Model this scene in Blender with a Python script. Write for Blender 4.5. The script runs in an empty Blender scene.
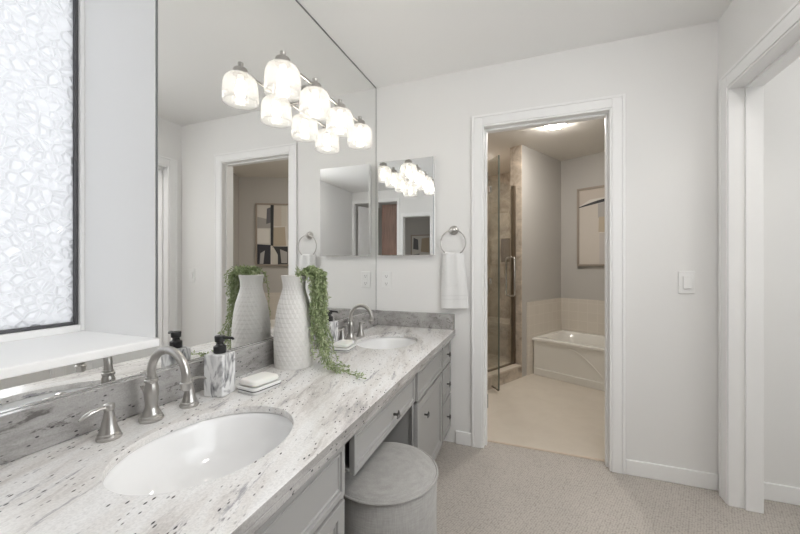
import bpy, bmesh, math, random
from mathutils import Vector, Matrix
PI = math.pi
S = bpy.context.scene
C = S.collection

# ------------------------------------------------------------------ camera
cd = bpy.data.cameras.new('camera'); cam = bpy.data.objects.new('camera', cd); C.objects.link(cam)
cam.location = (0, 0, 1.17); cam.rotation_euler = (PI/2, 0, math.radians(21.0))
cd.sensor_width = 36; cd.lens = 356.95/800*36; cd.shift_y = -1.5/800; cd.clip_start = 0.02
S.camera = cam

# ------------------------------------------------------------------ world, light, exposure
S.view_settings.view_transform = 'Standard'; S.view_settings.look = 'None'
S.view_settings.exposure = 0.38; S.view_settings.gamma = 1.0; S.view_settings.use_curve_mapping = False
w = bpy.data.worlds.new('world'); S.world = w; w.use_nodes = True
bg = w.node_tree.nodes['Background']; bg.inputs[0].default_value = (1.0, 1.0, 1.0, 1); bg.inputs[1].default_value = 0.6
S.cycles.max_bounces = 12; S.cycles.diffuse_bounces = 6; S.cycles.glossy_bounces = 6
S.cycles.transparent_max_bounces = 24; S.cycles.transmission_bounces = 8
S.cycles.sample_clamp_indirect = 6.0; S.cycles.caustics_reflective = True; S.cycles.caustics_refractive = False
S.cycles.use_denoising = True

P_SKY = 9.6       # daylight behind the pebbled window
P_SIDE = 3.0       # glowing panes of the added side window, fill light
P_BULB = 23.0
P_ROOM = 44.0      # added ceiling lamp of the main room, fill light
P_DOME = 170.0       # bath dome lamp
P_HALL = 19.0  # added hall and bedroom lamps, fill light

def area(name, loc, rot, sx, sy, power, col=(1, 1, 1)):
    l = bpy.data.lights.new(name, 'AREA'); l.shape = 'RECTANGLE'; l.size = sx; l.size_y = sy; l.energy = power; l.color = col
    o = bpy.data.objects.new(name, l); C.objects.link(o); o.location = loc; o.rotation_euler = rot
    return o
# skylight outside the pebbled window (it stands outdoors, beyond the glass)
area('daylight', (-2.45, 0.0, 1.75), (0, math.radians(-85), math.radians(4)), 2.2, 2.6, P_SKY, (0.985, 0.995, 1.0))

# ------------------------------------------------------------------ materials
def mat(name, col=(.8, .8, .8), rough=.5, metal=0.0, spec=.5, **kw):
    m = bpy.data.materials.new(name); m.use_nodes = True
    b = m.node_tree.nodes['Principled BSDF']
    b.inputs['Base Color'].default_value = (*col, 1); b.inputs['Roughness'].default_value = rough
    b.inputs['Metallic'].default_value = metal; b.inputs['Specular IOR Level'].default_value = spec
    for k, v in kw.items(): b.inputs[k.replace('_', ' ')].default_value = v
    return m
class G:
    """short node-graph helper"""
    def __init__(s, m): s.nt = m.node_tree; s.b = s.nt.nodes['Principled BSDF']; s.out = s.nt.nodes['Material Output']
    def n(s, t, **kw):
        x = s.nt.nodes.new(t)
        for k, v in kw.items():
            if hasattr(x, k) and not k[0].isupper(): setattr(x, k, v)
            else: x.inputs[k.replace('_', ' ')].default_value = v
        return x
    def l(s, a, b): s.nt.links.new(a, b)
    def coord(s, scale=(1, 1, 1), rot=(0, 0, 0), kind='Object'):
        t = s.n('ShaderNodeTexCoord'); mp = s.n('ShaderNodeMapping')
        mp.inputs['Scale'].default_value = scale; mp.inputs['Rotation'].default_value = rot
        s.l(t.outputs[kind], mp.inputs['Vector']); return mp.outputs['Vector']
    def world(s, scale=(1, 1, 1), rot=(0, 0, 0)):
        t = s.n('ShaderNodeNewGeometry'); mp = s.n('ShaderNodeMapping')
        mp.inputs['Scale'].default_value = scale; mp.inputs['Rotation'].default_value = rot
        s.l(t.outputs['Position'], mp.inputs['Vector']); return mp.outputs['Vector']
    def ramp(s, fac, stops):
        r = s.n('ShaderNodeValToRGB'); e = r.color_ramp.elements
        while len(e) < len(stops): e.new(0.5)
        for i, (p, c) in enumerate(stops):
            e[i].position = p; e[i].color = (*c, 1) if len(c) == 3 else c
        s.l(fac, r.inputs[0]); return r.outputs[0]
    def mix(s, fac, a, b, mode='MIX'):
        x = s.n('ShaderNodeMixRGB', blend_type=mode)
        for k, v in (('Fac', fac), ('Color1', a), ('Color2', b)):
            if isinstance(v, (int, float)): x.inputs[k].default_value = v
            elif isinstance(v, tuple): x.inputs[k].default_value = (*v, 1)
            else: s.l(v, x.inputs[k])
        return x.outputs[0]
    def bump(s, h, strength=.3, dist=.01):
        x = s.n('ShaderNodeBump'); x.inputs['Strength'].default_value = strength; x.inputs['Distance'].default_value = dist
        s.l(h, x.inputs['Height']); s.l(x.outputs[0], s.b.inputs['Normal']); return x

def paint(name, col, rough=.6):
    m = mat(name, col, rough, spec=.3); g = G(m)
    nz = g.n('ShaderNodeTexNoise', Scale=90.0, Detail=3.0); g.l(g.world(), nz.inputs['Vector'])
    g.bump(nz.outputs['Fac'], .03, .001); return m

M = {}
M['wall'] = paint('white_wall_paint', (.82, .816, .805))
M['ceil'] = paint('white_ceiling_paint', (.88, .876, .865), .8)
M['trim'] = mat('white_trim_enamel', (.88, .88, .875), .4, spec=.3)
M['greige'] = paint('greige_wall_paint', (.50, .48, .45))
M['bathceil'] = paint('bath_ceiling_paint', (.74, .71, .66), .8)
M['jamb'] = paint('window_reveal_paint', (.93, .93, .925), .5)
M['mirror'] = mat('silvered_mirror', (.915, .92, .915), 0.0, 1.0)
M['mirror_edge'] = mat('mirror_edge_glass', (.17, .175, .175), .35, .0)
M['nickel'] = mat('brushed_nickel', (.50, .485, .465), .26, 1.0)
M['chrome'] = mat('satin_chrome', (.62, .61, .60), .18, 1.0)
M['pewter'] = mat('dark_pewter', (.16, .155, .15), .35, 1.0)
M['bronze'] = mat('bronze_frame_metal', (.20, .16, .12), .4, .8)
M['black'] = mat('matte_black_plastic', (.012, .012, .013), .38)
M['porcelain'] = mat('white_porcelain', (.84, .84, .84), .08, 0, .5)
M['tub'] = mat('tub_enamel', (.80, .78, .73), .15)
M['soap'] = mat('ivory_soap', (.84, .83, .79), .45, Subsurface_Weight=.1)
M['dishline'] = mat('dark_dish_line', (.03, .03, .032), .4)
M['ceramic'] = mat('white_glazed_ceramic', (.80, .80, .79), .2)
M['plate'] = mat('white_switch_plastic', (.84, .84, .83), .3)
M['slot'] = mat('dark_slot', (.22, .22, .22), .6)
M['vaseM'] = mat('chalky_vase_ceramic', (.74, .725, .70), .55)
M['cab'] = paint('grey_cabinet_paint', (.35, .347, .338), .42)
M['cabin'] = paint('dark_cabinet_inside', (.20, .20, .195), .7)

def metal_brush(m):
    g = G(m); nz = g.n('ShaderNodeTexNoise', Scale=220.0, Detail=2.0); g.l(g.coord((1, 1, .08)), nz.inputs['Vector'])
    r = g.n('ShaderNodeMapRange'); r.inputs[3].default_value = .26; r.inputs[4].default_value = .31
    g.l(nz.outputs['Fac'], r.inputs[0]); g.l(r.outputs[0], g.b.inputs['Roughness'])
metal_brush(M['nickel'])

def granite(name, dark=False):
    m = mat(name, (.7, .7, .7), .22, spec=.4); g = G(m)
    v = g.world((1, 1, 1), (0, 0, math.radians(-16)))
    st = g.n('ShaderNodeMapping'); st.inputs['Scale'].default_value = (7.5, 1.5, 9); g.l(v, st.inputs['Vector'])
    warp = g.n('ShaderNodeTexNoise', Scale=1.3, Detail=5.0, Roughness=.6); g.l(st.outputs[0], warp.inputs['Vector'])
    wv = g.n('ShaderNodeVectorMath', operation='MULTIPLY_ADD'); wv.inputs[1].default_value = (1.3, 1.3, 1.3)
    g.l(warp.outputs['Color'], wv.inputs[0]); g.l(st.outputs[0], wv.inputs[2])
    n1 = g.n('ShaderNodeTexNoise', Scale=1.5, Detail=9.0, Roughness=.62); g.l(wv.outputs[0], n1.inputs['Vector'])
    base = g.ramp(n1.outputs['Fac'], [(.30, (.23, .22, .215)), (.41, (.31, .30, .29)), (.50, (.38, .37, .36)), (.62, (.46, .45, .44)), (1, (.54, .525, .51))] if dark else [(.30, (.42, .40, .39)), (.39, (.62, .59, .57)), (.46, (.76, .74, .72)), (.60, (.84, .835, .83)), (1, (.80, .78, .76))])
    n2 = g.n('ShaderNodeTexNoise', Scale=3.1, Detail=8.0, Roughness=.7); g.l(wv.outputs[0], n2.inputs['Vector'])
    vein = g.ramp(n2.outputs['Fac'], [(.575, (0, 0, 0)), (.66, (1, 1, 1))])
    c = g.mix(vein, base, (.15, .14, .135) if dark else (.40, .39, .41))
    # mineral specks, clustered along the veins
    vo = g.n('ShaderNodeTexVoronoi', Scale=105.0, Randomness=1.0); s2 = g.n('ShaderNodeMapping'); s2.inputs['Scale'].default_value = (1.0, .45, 1.0)
    g.l(v, s2.inputs['Vector']); g.l(s2.outputs[0], vo.inputs['Vector'])
    sp = g.ramp(vo.outputs['Distance'], [(.16, (1, 1, 1)), (.26, (0, 0, 0))])
    n3 = g.n('ShaderNodeTexNoise', Scale=1.8, Detail=3.0); g.l(wv.outputs[0], n3.inputs['Vector'])
    cl = g.ramp(n3.outputs['Fac'], [(.40, (.0, .0, .0)), (.52, (1, 1, 1))])
    sel = g.ramp(vo.outputs['Color'], [(.44, (0, 0, 0)), (.48, (1, 1, 1))])
    f = g.mix(1.0, sp, cl, 'MULTIPLY'); f = g.mix(1.0, f, sel, 'MULTIPLY')
    c = g.mix(f, c, (.06, .055, .06))
    fine = g.n('ShaderNodeTexNoise', Scale=260.0, Detail=2.0); g.l(v, fine.inputs['Vector'])
    ff = g.ramp(fine.outputs['Fac'], [(.35, (.80, .80, .80)), (.6, (1, 1, 1))])
    c = g.mix(.6, c, ff, 'MULTIPLY')
    g.l(c, g.b.inputs['Base Color']); return m
M['granite'] = granite('white_granite'); M['granite_dark'] = granite('darker_grey_granite', True)  # second one is a darker grey version for upstands and outer slab sides

def marble():
    m = mat('grey_veined_marble', (.8, .8, .8), .25); g = G(m)
    v = g.coord((1, 1, .55))
    n = g.n('ShaderNodeTexNoise', Scale=16.0, Detail=5.0, Distortion=2.2); g.l(v, n.inputs['Vector'])
    c = g.ramp(n.outputs['Fac'], [(.32, (.16, .16, .17)), (.42, (.5, .5, .51)), (.50, (.80, .80, .80)), (.60, (.78, .78, .78)), (.70, (.45, .45, .46))])
    g.l(c, g.b.inputs['Base Color']); return m
M['marble'] = marble()

def carpet():
    m = mat('beige_loop_carpet', (.5, .5, .5), .95, spec=.1); g = G(m)
    v = g.world((1, 1, 1), (0, 0, math.radians(20)))
    vo = g.n('ShaderNodeTexVoronoi', Scale=100.0, Randomness=.4); g.l(v, vo.inputs['Vector'])
    big = g.n('ShaderNodeTexNoise', Scale=3.0, Detail=4.0); g.l(v, big.inputs['Vector'])
    c1 = g.ramp(vo.outputs['Distance'], [(.0, (.58, .54, .495)), (.45, (.51, .472, .432)), (.8, (.33, .30, .272))])
    c2 = g.ramp(big.outputs['Fac'], [(.3, (.9, .9, .9)), (.7, (1, 1, 1))])
    g.l(g.mix(1.0, c1, c2, 'MULTIPLY'), g.b.inputs['Base Color'])
    g.bump(vo.outputs['Distance'], -.5, .006); return m
M['carpet'] = carpet()

def tile(name, c1, c2, grout, sx, rot=0, rough=.3, plane='XY', mortar=.004, bw=1.0, bh=1.0):
    m = mat(name, c1, rough); g = G(m)
    if plane == 'XY': v = g.world((1, 1, 1), (0, 0, rot))
    else:
        t = g.n('ShaderNodeNewGeometry'); a = g.n('ShaderNodeMapping'); a.inputs['Rotation'].default_value = (0, 0, rot); g.l(t.outputs['Position'], a.inputs['Vector'])
        sx_ = g.n('ShaderNodeSeparateXYZ'); g.l(a.outputs[0], sx_.inputs[0]); add = g.n('ShaderNodeMath', operation='ADD')
        g.l(sx_.outputs[0], add.inputs[0]); g.l(sx_.outputs[1], add.inputs[1])
        cb = g.n('ShaderNodeCombineXYZ'); g.l(add.outputs[0], cb.inputs[0]); g.l(sx_.outputs[2], cb.inputs[1]); v = cb.outputs[0]
    b = g.n('ShaderNodeTexBrick', offset=0.0); b.inputs['Scale'].default_value = 1.0/sx
    b.inputs['Color1'].default_value = (*c1, 1); b.inputs['Color2'].default_value = (*c2, 1); b.inputs['Mortar'].default_value = (*grout, 1)
    b.inputs['Mortar Size'].default_value = mortar/sx; b.inputs['Brick Width'].default_value = bw; b.inputs['Row Height'].default_value = bh
    b.inputs['Mortar Smooth'].default_value = .3
    g.l(v, b.inputs['Vector'])
    n = g.n('ShaderNodeTexNoise', Scale=7.0, Detail=7.0, Roughness=.65, Distortion=.6); g.l(g.world(), n.inputs['Vector'])
    return m, g, b, n
R28 = math.radians(28)
m, g, b, n = tile('beige_floor_tile', (.66, .60, .52), (.64, .58, .50), (.63, .575, .50), .33, R28, .35)
cc = g.ramp(n.outputs['Fac'], [(.3, (.93, .92, .91)), (.7, (1, 1, 1))]); g.l(g.mix(1.0, b.outputs[0], cc, 'MULTIPLY'), g.b.inputs['Base Color']); M['floortile'] = m
m, g, b, n = tile('cream_square_tile', (.68, .63, .56), (.66, .61, .54), (.72, .67, .60), .105, R28, .2, 'V', .004)
g.l(b.outputs[0], g.b.inputs['Base Color']); M['creamtile'] = m
m, g, b, n = tile('brown_stone_tile', (.53, .47, .40), (.50, .44, .37), (.44, .385, .325), .33, R28, .3, 'V', .004)
cc = g.ramp(n.outputs['Fac'], [(.3, (.55, .50, .46)), (.5, (.95, .93, .90)), (.72, (1.35, 1.32, 1.28))]); g.l(g.mix(1.0, b.outputs[0], cc, 'MULTIPLY'), g.b.inputs['Base Color']); M['stonetile'] = m

def wood():
    m = mat('brown_door_wood', (.2, .1, .05), .4); g = G(m)
    n = g.n('ShaderNodeTexNoise', Scale=6.0, Detail=6.0); g.l(g.coord((6, 6, .6)), n.inputs['Vector'])
    g.l(g.ramp(n.outputs['Fac'], [(.3, (.11, .055, .035)), (.7, (.24, .13, .085))]), g.b.inputs['Base Color']); return m
M['wood'] = wood()

def fabric():
    m = mat('grey_linen', (.5, .5, .5), .9, spec=.15, Sheen_Weight=.2); g = G(m)
    a = g.n('ShaderNodeTexNoise', Scale=30.0, Detail=3.0); g.l(g.coord((1, 1, 14)), a.inputs['Vector'])
    b = g.n('ShaderNodeTexNoise', Scale=30.0, Detail=3.0); g.l(g.coord((12, 12, 1)), b.inputs['Vector'])
    mx = g.mix(.5, a.outputs['Fac'], b.outputs['Fac'])
    g.l(g.ramp(mx, [(.35, (.32, .312, .297)), (.65, (.42, .41, .395))]), g.b.inputs['Base Color'])
    g.bump(mx, .25, .003); return m
M['linen'] = fabric()

def terry():
    m = mat('white_terry_cloth', (.84, .84, .835), .95, spec=.1, Sheen_Weight=.3); g = G(m)
    n = g.n('ShaderNodeTexNoise', Scale=420.0, Detail=2.0); g.l(g.coord(), n.inputs['Vector'])
    g.bump(n.outputs['Fac'], .6, .004); return m
M['terry'] = terry()
M['terryband'] = mat('flat_woven_band', (.80, .80, .795), .8)

def leaf():
    m = mat('green_leaf', (.2, .3, .1), .55, spec=.3); g = G(m)
    n = g.n('ShaderNodeTexNoise', Scale=38.0, Detail=3.0); g.l(g.coord(), n.inputs['Vector'])
    g.l(g.ramp(n.outputs['Fac'], [(.3, (.20, .26, .12)), (.5, (.34, .41, .22)), (.7, (.55, .58, .40))]), g.b.inputs['Base Color']); return m
M['leaf'] = leaf()
M['stem'] = mat('green_stem', (.22, .27, .12), .6)

def pebble_glass():
    """pebbled obscure glass: scatters the daylight that falls on its far side"""
    m = bpy.data.materials.new('pebbled_glass'); m.use_nodes = True; nt = m.node_tree; nt.nodes.remove(nt.nodes['Principled BSDF'])
    out = nt.nodes['Material Output']
    def N(t): return nt.nodes.new(t)
    geo = N('ShaderNodeNewGeometry'); nz = N('ShaderNodeTexNoise'); nz.inputs['Scale'].default_value = 30
    add = N('ShaderNodeVectorMath'); add.operation = 'MULTIPLY_ADD'; add.inputs[1].default_value = (.007, .007, .007)
    vo = N('ShaderNodeTexVoronoi'); vo.feature = 'DISTANCE_TO_EDGE'; vo.inputs['Scale'].default_value = 36; cl = N('ShaderNodeMapRange'); cl.interpolation_type = 'SMOOTHSTEP'; cl.inputs[2].default_value = .27
    nt.links.new(geo.outputs['Position'], nz.inputs['Vector']); nt.links.new(nz.outputs['Color'], add.inputs[0])
    nt.links.new(geo.outputs['Position'], add.inputs[2]); nt.links.new(add.outputs[0], vo.inputs['Vector'])
    bp = N('ShaderNodeBump'); bp.inputs['Strength'].default_value = .66; bp.inputs['Distance'].default_value = .010
    nt.links.new(vo.outputs['Distance'], cl.inputs[0]); nt.links.new(cl.outputs[0], bp.inputs['Height'])
    tr = N('ShaderNodeBsdfTranslucent'); tr.inputs[0].default_value = (.97, .98, 1, 1)
    gl = N('ShaderNodeBsdfGlossy'); gl.inputs['Roughness'].default_value = .15
    mx = N('ShaderNodeMixShader'); mx.inputs[0].default_value = .06
    nt.links.new(bp.outputs[0], tr.inputs['Normal']); nt.links.new(bp.outputs[0], gl.inputs['Normal'])
    nt.links.new(tr.outputs[0], mx.inputs[1]); nt.links.new(gl.outputs[0], mx.inputs[2]); nt.links.new(mx.outputs[0], out.inputs[0])
    return m
M['pebble'] = pebble_glass()

def clear_glass(name, tint, gloss=.10, transl=0.0, rough=.03):
    m = bpy.data.materials.new(name); m.use_nodes = True; nt = m.node_tree; nt.nodes.remove(nt.nodes['Principled BSDF']); out = nt.nodes['Material Output']
    N = nt.nodes.new
    t = N('ShaderNodeBsdfTransparent'); t.inputs[0].default_value = (*tint, 1)
    gl = N('ShaderNodeBsdfGlossy'); gl.inputs['Roughness'].default_value = rough
    fr = N('ShaderNodeLayerWeight'); fr.inputs[0].default_value = .25
    mr = N('ShaderNodeMapRange'); mr.inputs[3].default_value = gloss*.4; mr.inputs[4].default_value = min(1, gloss*4); nt.links.new(fr.outputs['Facing'], mr.inputs[0])
    mx = N('ShaderNodeMixShader'); nt.links.new(mr.outputs[0], mx.inputs[0]); nt.links.new(t.outputs[0], mx.inputs[1]); nt.links.new(gl.outputs[0], mx.inputs[2])
    last = mx
    if transl:
        tl = N('ShaderNodeBsdfTranslucent'); tl.inputs[0].default_value = (.95, .95, .95, 1)
        df = N('ShaderNodeBsdfDiffuse'); df.inputs[0].default_value = (.95, .95, .95, 1)
        m3 = N('ShaderNodeMixShader'); m3.inputs[0].default_value = .5; nt.links.new(tl.outputs[0], m3.inputs[1]); nt.links.new(df.outputs[0], m3.inputs[2])
        m2 = N('ShaderNodeMixShader'); m2.inputs[0].default_value = transl
        nt.links.new(mx.outputs[0], m2.inputs[1]); nt.links.new(m3.outputs[0], m2.inputs[2]); last = m2
    nt.links.new(last.outputs[0], out.inputs[0]); return m
M['glass'] = clear_glass('clear_shower_glass', (.94, .95, .93), .10)
M['shade'] = clear_glass('ribbed_lamp_glass', (.97, .97, .96), .16, .115, .08)

def emit(name, col, s):
    m = bpy.data.materials.new(name); m.use_nodes = True; nt = m.node_tree; nt.nodes.remove(nt.nodes['Principled BSDF'])
    e = nt.nodes.new('ShaderNodeEmission'); e.inputs[0].default_value = (*col, 1); e.inputs[1].default_value = s
    nt.links.new(e.outputs[0], nt.nodes['Material Output'].inputs[0]); return m
M['bulb'] = emit('lit_bulb', (1, .93, .84), P_BULB)
M['dome'] = emit('lit_dome_glass', (1, .955, .90), P_DOME)
M['filldome'] = emit('fill_dome_glass', (1, .96, .92), P_HALL)
M['roomfill'] = emit('room_fill_glass', (1, .965, .93), P_ROOM)
M['fillpane'] = emit('fill_light_pane', (.95, .98, 1), P_SIDE)

# ------------------------------------------------------------------ mesh helpers
def box(bm, x0, x1, y0, y1, z0, z1):
    vs = [bm.verts.new(p) for p in ((x0,y0,z0),(x1,y0,z0),(x1,y1,z0),(x0,y1,z0),(x0,y0,z1),(x1,y0,z1),(x1,y1,z1),(x0,y1,z1))]
    return [bm.faces.new([vs[i] for i in f]) for f in ((3,2,1,0),(4,5,6,7),(0,1,5,4),(1,2,6,5),(2,3,7,6),(3,0,4,7))]
def boxes(*bs):
    bm = bmesh.new()
    for b in bs: box(bm, *b)
    return bm
def prism(pts, z0, z1):
    bm = bmesh.new(); lo = [bm.verts.new((x, y, z0)) for x, y in pts]; hi = [bm.verts.new((x, y, z1)) for x, y in pts]; n = len(pts)
    bm.faces.new(lo[::-1]); bm.faces.new(hi)
    for i in range(n): bm.faces.new((lo[i], lo[(i+1) % n], hi[(i+1) % n], hi[i]))
    bmesh.ops.recalc_face_normals(bm, faces=bm.faces); return bm
def rings(bm, rs, close_lo=True, close_hi=True):
    """skin a list of equal-length vertex rings"""
    V = [[bm.verts.new(p) for p in r] for r in rs]; n = len(V[0])
    for a, b in zip(V, V[1:]):
        for i in range(n): bm.faces.new((a[i], a[(i+1) % n], b[(i+1) % n], b[i]))
    if close_lo: bm.faces.new(V[0][::-1])
    if close_hi: bm.faces.new(V[-1])
    return bm
def lathe(prof, seg=32, c=(0, 0, 0), bm=None, lo=True, hi=True):
    bm = bm or bmesh.new()
    return rings(bm, [[(c[0]+r*math.cos(2*PI*i/seg), c[1]+r*math.sin(2*PI*i/seg), c[2]+z) for i in range(seg)] for r, z in prof], lo, hi)
def tube(pts, rad, seg=14, bm=None, flat=1.0):
    bm = bm or bmesh.new(); pts = [Vector(p) for p in pts]; n = len(pts); rs = []
    up = None
    for i, p in enumerate(pts):
        t = (pts[min(i+1, n-1)] - pts[max(i-1, 0)]).normalized()
        if up is None: up = Vector((0, 0, 1)) if abs(t.z) < .9 else Vector((0, 1, 0))
        a = t.cross(up).normalized(); b = a.cross(t).normalized(); up = b
        r = rad[i] if isinstance(rad, (list, tuple)) else rad
        rs.append([p + (a*math.cos(2*PI*k/seg) + b*math.sin(2*PI*k/seg)*flat)*r for k in range(seg)])
    rings(bm, rs); bmesh.ops.recalc_face_normals(bm, faces=bm.faces); return bm
def torus(R, r, M_=None, seg=48, k=10, bm=None):
    bm = bm or bmesh.new(); V = []
    for i in range(seg):
        a = 2*PI*i/seg; V.append([bm.verts.new((Vector(((R+r*math.cos(2*PI*j/k))*math.cos(a), (R+r*math.cos(2*PI*j/k))*math.sin(a), r*math.sin(2*PI*j/k))))) for j in range(k)])
    for i in range(seg):
        for j in range(k): bm.faces.new((V[i][j], V[(i+1) % seg][j], V[(i+1) % seg][(j+1) % k], V[i][(j+1) % k]))
    if M_ is not None: bmesh.ops.transform(bm, matrix=M_, verts=[v for r_ in V for v in r_])
    return bm
def xf(bm, mtx): bmesh.ops.transform(bm, matrix=mtx, verts=bm.verts); return bm
T = Matrix.Translation
def Rz(a): return Matrix.Rotation(a, 4, 'Z')
def Rx(a): return Matrix.Rotation(a, 4, 'X')
def Ry(a): return Matrix.Rotation(a, 4, 'Y')

def obj(name, bm, m, parent=None, smooth=False, bevel=0, seg=2, loc=None, rotz=0):
    bmesh.ops.recalc_face_normals(bm, faces=bm.faces)
    me = bpy.data.meshes.new(name); bm.to_mesh(me); bm.free()
    o = bpy.data.objects.new(name, me); C.objects.link(o)
    for x in (m if isinstance(m, list) else [m]): me.materials.append(x)
    if smooth:
        for p in me.polygons: p.use_smooth = True
        if smooth != 'all':
            try: me.set_sharp_from_angle(angle=math.radians(40))
            except Exception: pass
    if bevel:
        b = o.modifiers.new('bevel', 'BEVEL'); b.width = bevel; b.segments = seg; b.limit_method = 'ANGLE'; b.angle_limit = math.radians(50)
    if parent: o.parent = parent
    if loc: o.location = loc
    if rotz: o.rotation_euler = (0, 0, rotz)
    return o
def tag(o, label, cat, group=None):
    o['label'] = label; o['category'] = cat
    if group: o['group'] = group
    return o
def thing(name, label, cat, loc=(0, 0, 0), rotz=0, group=None):
    o = bpy.data.objects.new(name, None); C.objects.link(o); o.location = loc; o.rotation_euler = (0, 0, rotz); o.empty_display_size = .05
    return tag(o, label, cat, group)
def struct(name, bm, m, parent=None, **kw):
    o = obj(name, bm, m, parent, **kw)
    if parent is None: o['kind'] = 'structure'
    return o
def copy_tree(o, parent=None):
    c = o.copy(); C.objects.link(c)
    if parent: c.parent = parent
    for ch in [x for x in bpy.data.objects if x.parent == o]: copy_tree(ch, c)
    return c

# ------------------------------------------------------------------ key planes
XM, XR, YB, YR, ZC = -1.077, .879, 2.33, -1.0, 2.445
ZT = .748                 # worktop
WT = .115                 # wall thickness
DX0, DX1, DZ = -.317, .385, 2.055      # doorway to the bath
HY0, HY1, HZ = 1.47, 2.195, 2.03       # cased opening in the right wall
WX = -1.425                             # window plane
WY1, WZ0, WZ1, WY0 = .744, .95, 2.30, -.62

# ------------------------------------------------------------------ bath axes (turned 28 degrees)
CX, CY = .276, 4.735
U = Vector((math.sin(R28), math.cos(R28))); V_ = Vector((math.cos(R28), -math.sin(R28)))
def bp(a, b): p = Vector((CX, CY)) + V_*a + U*b; return (p.x, p.y)
def bbox(bm, a0, a1, b0, b1, z0, z1):
    n0 = len(bm.verts); fs = box(bm, a0, a1, b0, b1, z0, z1); bm.verts.ensure_lookup_table()
    for v in list(bm.verts)[n0:]:
        x, y = bp(v.co.x, v.co.y); v.co = (x, y, v.co.z)
    return bm
def bboxes(*bs):
    bm = bmesh.new()
    for b in bs: bbox(bm, *b)
    return bm
LP = .894      # partition length
ZB = 2.435     # bath ceiling
LF = 1.736     # tub alcove length

# ================================================================== STRUCTURE
struct('floor', boxes((-1.6, 2.3, -2.75, YB+.10, -.06, 0)), M['carpet'])
struct('floor_bath', boxes((-2.3, 2.6, YB+.10, 5.6, -.06, 0.0)), M['floortile'])
struct('ceiling', boxes((-1.75, 2.3, -2.8, YB+.02, ZC, ZC+.08)), M['ceil'])
struct('ceiling_bath', boxes((-2.3, 2.6, YB+WT, 5.6, ZB, ZB+.08)), M['bathceil'])
# back wall with the doorway
bm = boxes((XM-.02, DX0-.018, YB, YB+WT, 0, ZC), (DX1+.018, 2.3, YB, YB+WT, 0, ZC), (DX0-.018, DX1+.018, YB, YB+WT, DZ+.018, ZC))
struct('wall_back', bm, M['wall'])
# left wall: below / above / beside the window niche, and behind the mirror
bm = boxes((XM-.5, XM-.006, WY1+.012, YB+WT, 0, ZC), (XM-.5, XM-.006, YR-.1, WY1+.012, 0, WZ0-.03), (XM-.5, XM-.006, YR-.1, WY1+.012, WZ1+.012, ZC), (XM-.5, XM-.006, YR-.1, WY0-.012, WZ0-.03, WZ1+.012))
struct('wall_left', bm, M['wall'])
# right wall with the cased opening and an added side window towards the front
SY0, SY1, SZ0, SZ1 = .10, 1.30, .95, 2.10
bm = boxes((XR, XR+WT, HY1+.018, YB, 0, ZC), (XR, XR+WT, HY0-.018, HY1+.018, HZ+.018, ZC), (XR, XR+WT, SY1, HY0-.018, 0, ZC),
           (XR, XR+WT, SY0, SY1, 0, SZ0), (XR, XR+WT, SY0, SY1, SZ1, ZC), (XR, XR+WT, YR-.1, SY0, 0, ZC))
struct('wall_right', bm, M['wall'])
# rear wall behind the camera: two openings
OA0, OA1, OB0, OB1 = -.537, -.071, .037, .86
bm = boxes((-1.75, OA0, YR-.1, YR, 0, ZC), (OA0, OA1, YR-.1, YR, 1.98, ZC), (OA1, OB0, YR-.1, YR, 0, ZC), (OB0, OB1, YR-.1, YR, 2.25, ZC), (OB1, XR, YR-.1, YR, 0, ZC))
struct('wall_rear', bm, M['wall'])
struct('wall_bedroom', boxes((-1.75, 2.3, -2.75, -2.65, 0, ZC), (-1.75, -1.65, -2.65, YR-.1, 0, ZC), (2.2, 2.3, -2.65, YR-.1, 0, ZC)), M['greige'])
# hall beyond the right-hand opening
struct('wall_hall', boxes((2.2, 2.3, .55, YB, 0, ZC), (XR+WT, 2.3, .45, .55, 0, ZC)), M['wall'])
# bath walls
struct('wall_bath_far', bboxes((-.1, LF+.1, 0, .1, .0, ZB)), M['greige'])
struct('wall_bath_partition', bboxes((-.10, -.006, -LP, -.0002, .0, ZB)), M['greige'])
xr, yr = bp(LF, 0); kk = (yr-(YB+WT))/U.y
struct('wall_bath_right', bboxes((LF, LF+.1, -kk-.05, .1, 0, ZB)), M['greige'])
struct('wall_bath_left', bboxes((-.16, -.06, -2.75, -1.60, 0, ZB)), M['greige'])
struct('wall_tub_tile', bboxes((.004, LF-.001, -.010, -.0005, 0, .78), (-.0055, .004, -.80, -.0005, 0, .78)), M['creamtile'])
struct('wall_shower', bboxes((-1.1, -.1005, -.02, .1, 0, ZB), (-1.1, -1.0, -1.7, 0, 0, ZB), (-1.0, -.06, -1.7, -1.60, 0, ZB), (-.112, -.10, -LP, -.02, 0, ZB)), M['stonetile'])
struct('trim_1', bboxes((-.135, -.002, -LP-.014, -LP, 0, ZB-.002)), M['stonetile'])        # tiled end of the partition
struct('floor_shower', bboxes((-1.0, -.17, -1.6, -.02, 0.001, .03)), M['stonetile'])

# casings and baseboards
def casing(name, frame, axis):
    """door casing with a stepped profile; frame = (lo, hi, top, outer width, face plane, direction)"""
    lo, hi, top, ow, face, d = frame; bm = bmesh.new()
    for (w0, w1, t) in ((0, .012, .010), (.012, ow-.016, .0135), (ow-.016, ow, .016)):
        for (a0, a1, z0, z1) in ((lo-w1, lo-w0, 0, top+w1), (hi+w0, hi+w1, 0, top+w1), (lo-w0, hi+w0, top+w0, top+w1)):
            f0, f1 = sorted((face, face+d*t))
            if axis == 'x': box(bm, a0, a1, f0, f1, z0, z1)
            else: box(bm, f0, f1, a0, a1, z0, z1)
    return struct(name, bm, M['trim'], bevel=.003)
casing('trim_2', (DX0, DX1, DZ, .078, YB, -1), 'x')
casing('trim_3', (HY0, HY1, HZ, .085, XR, -1), 'y')
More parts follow.
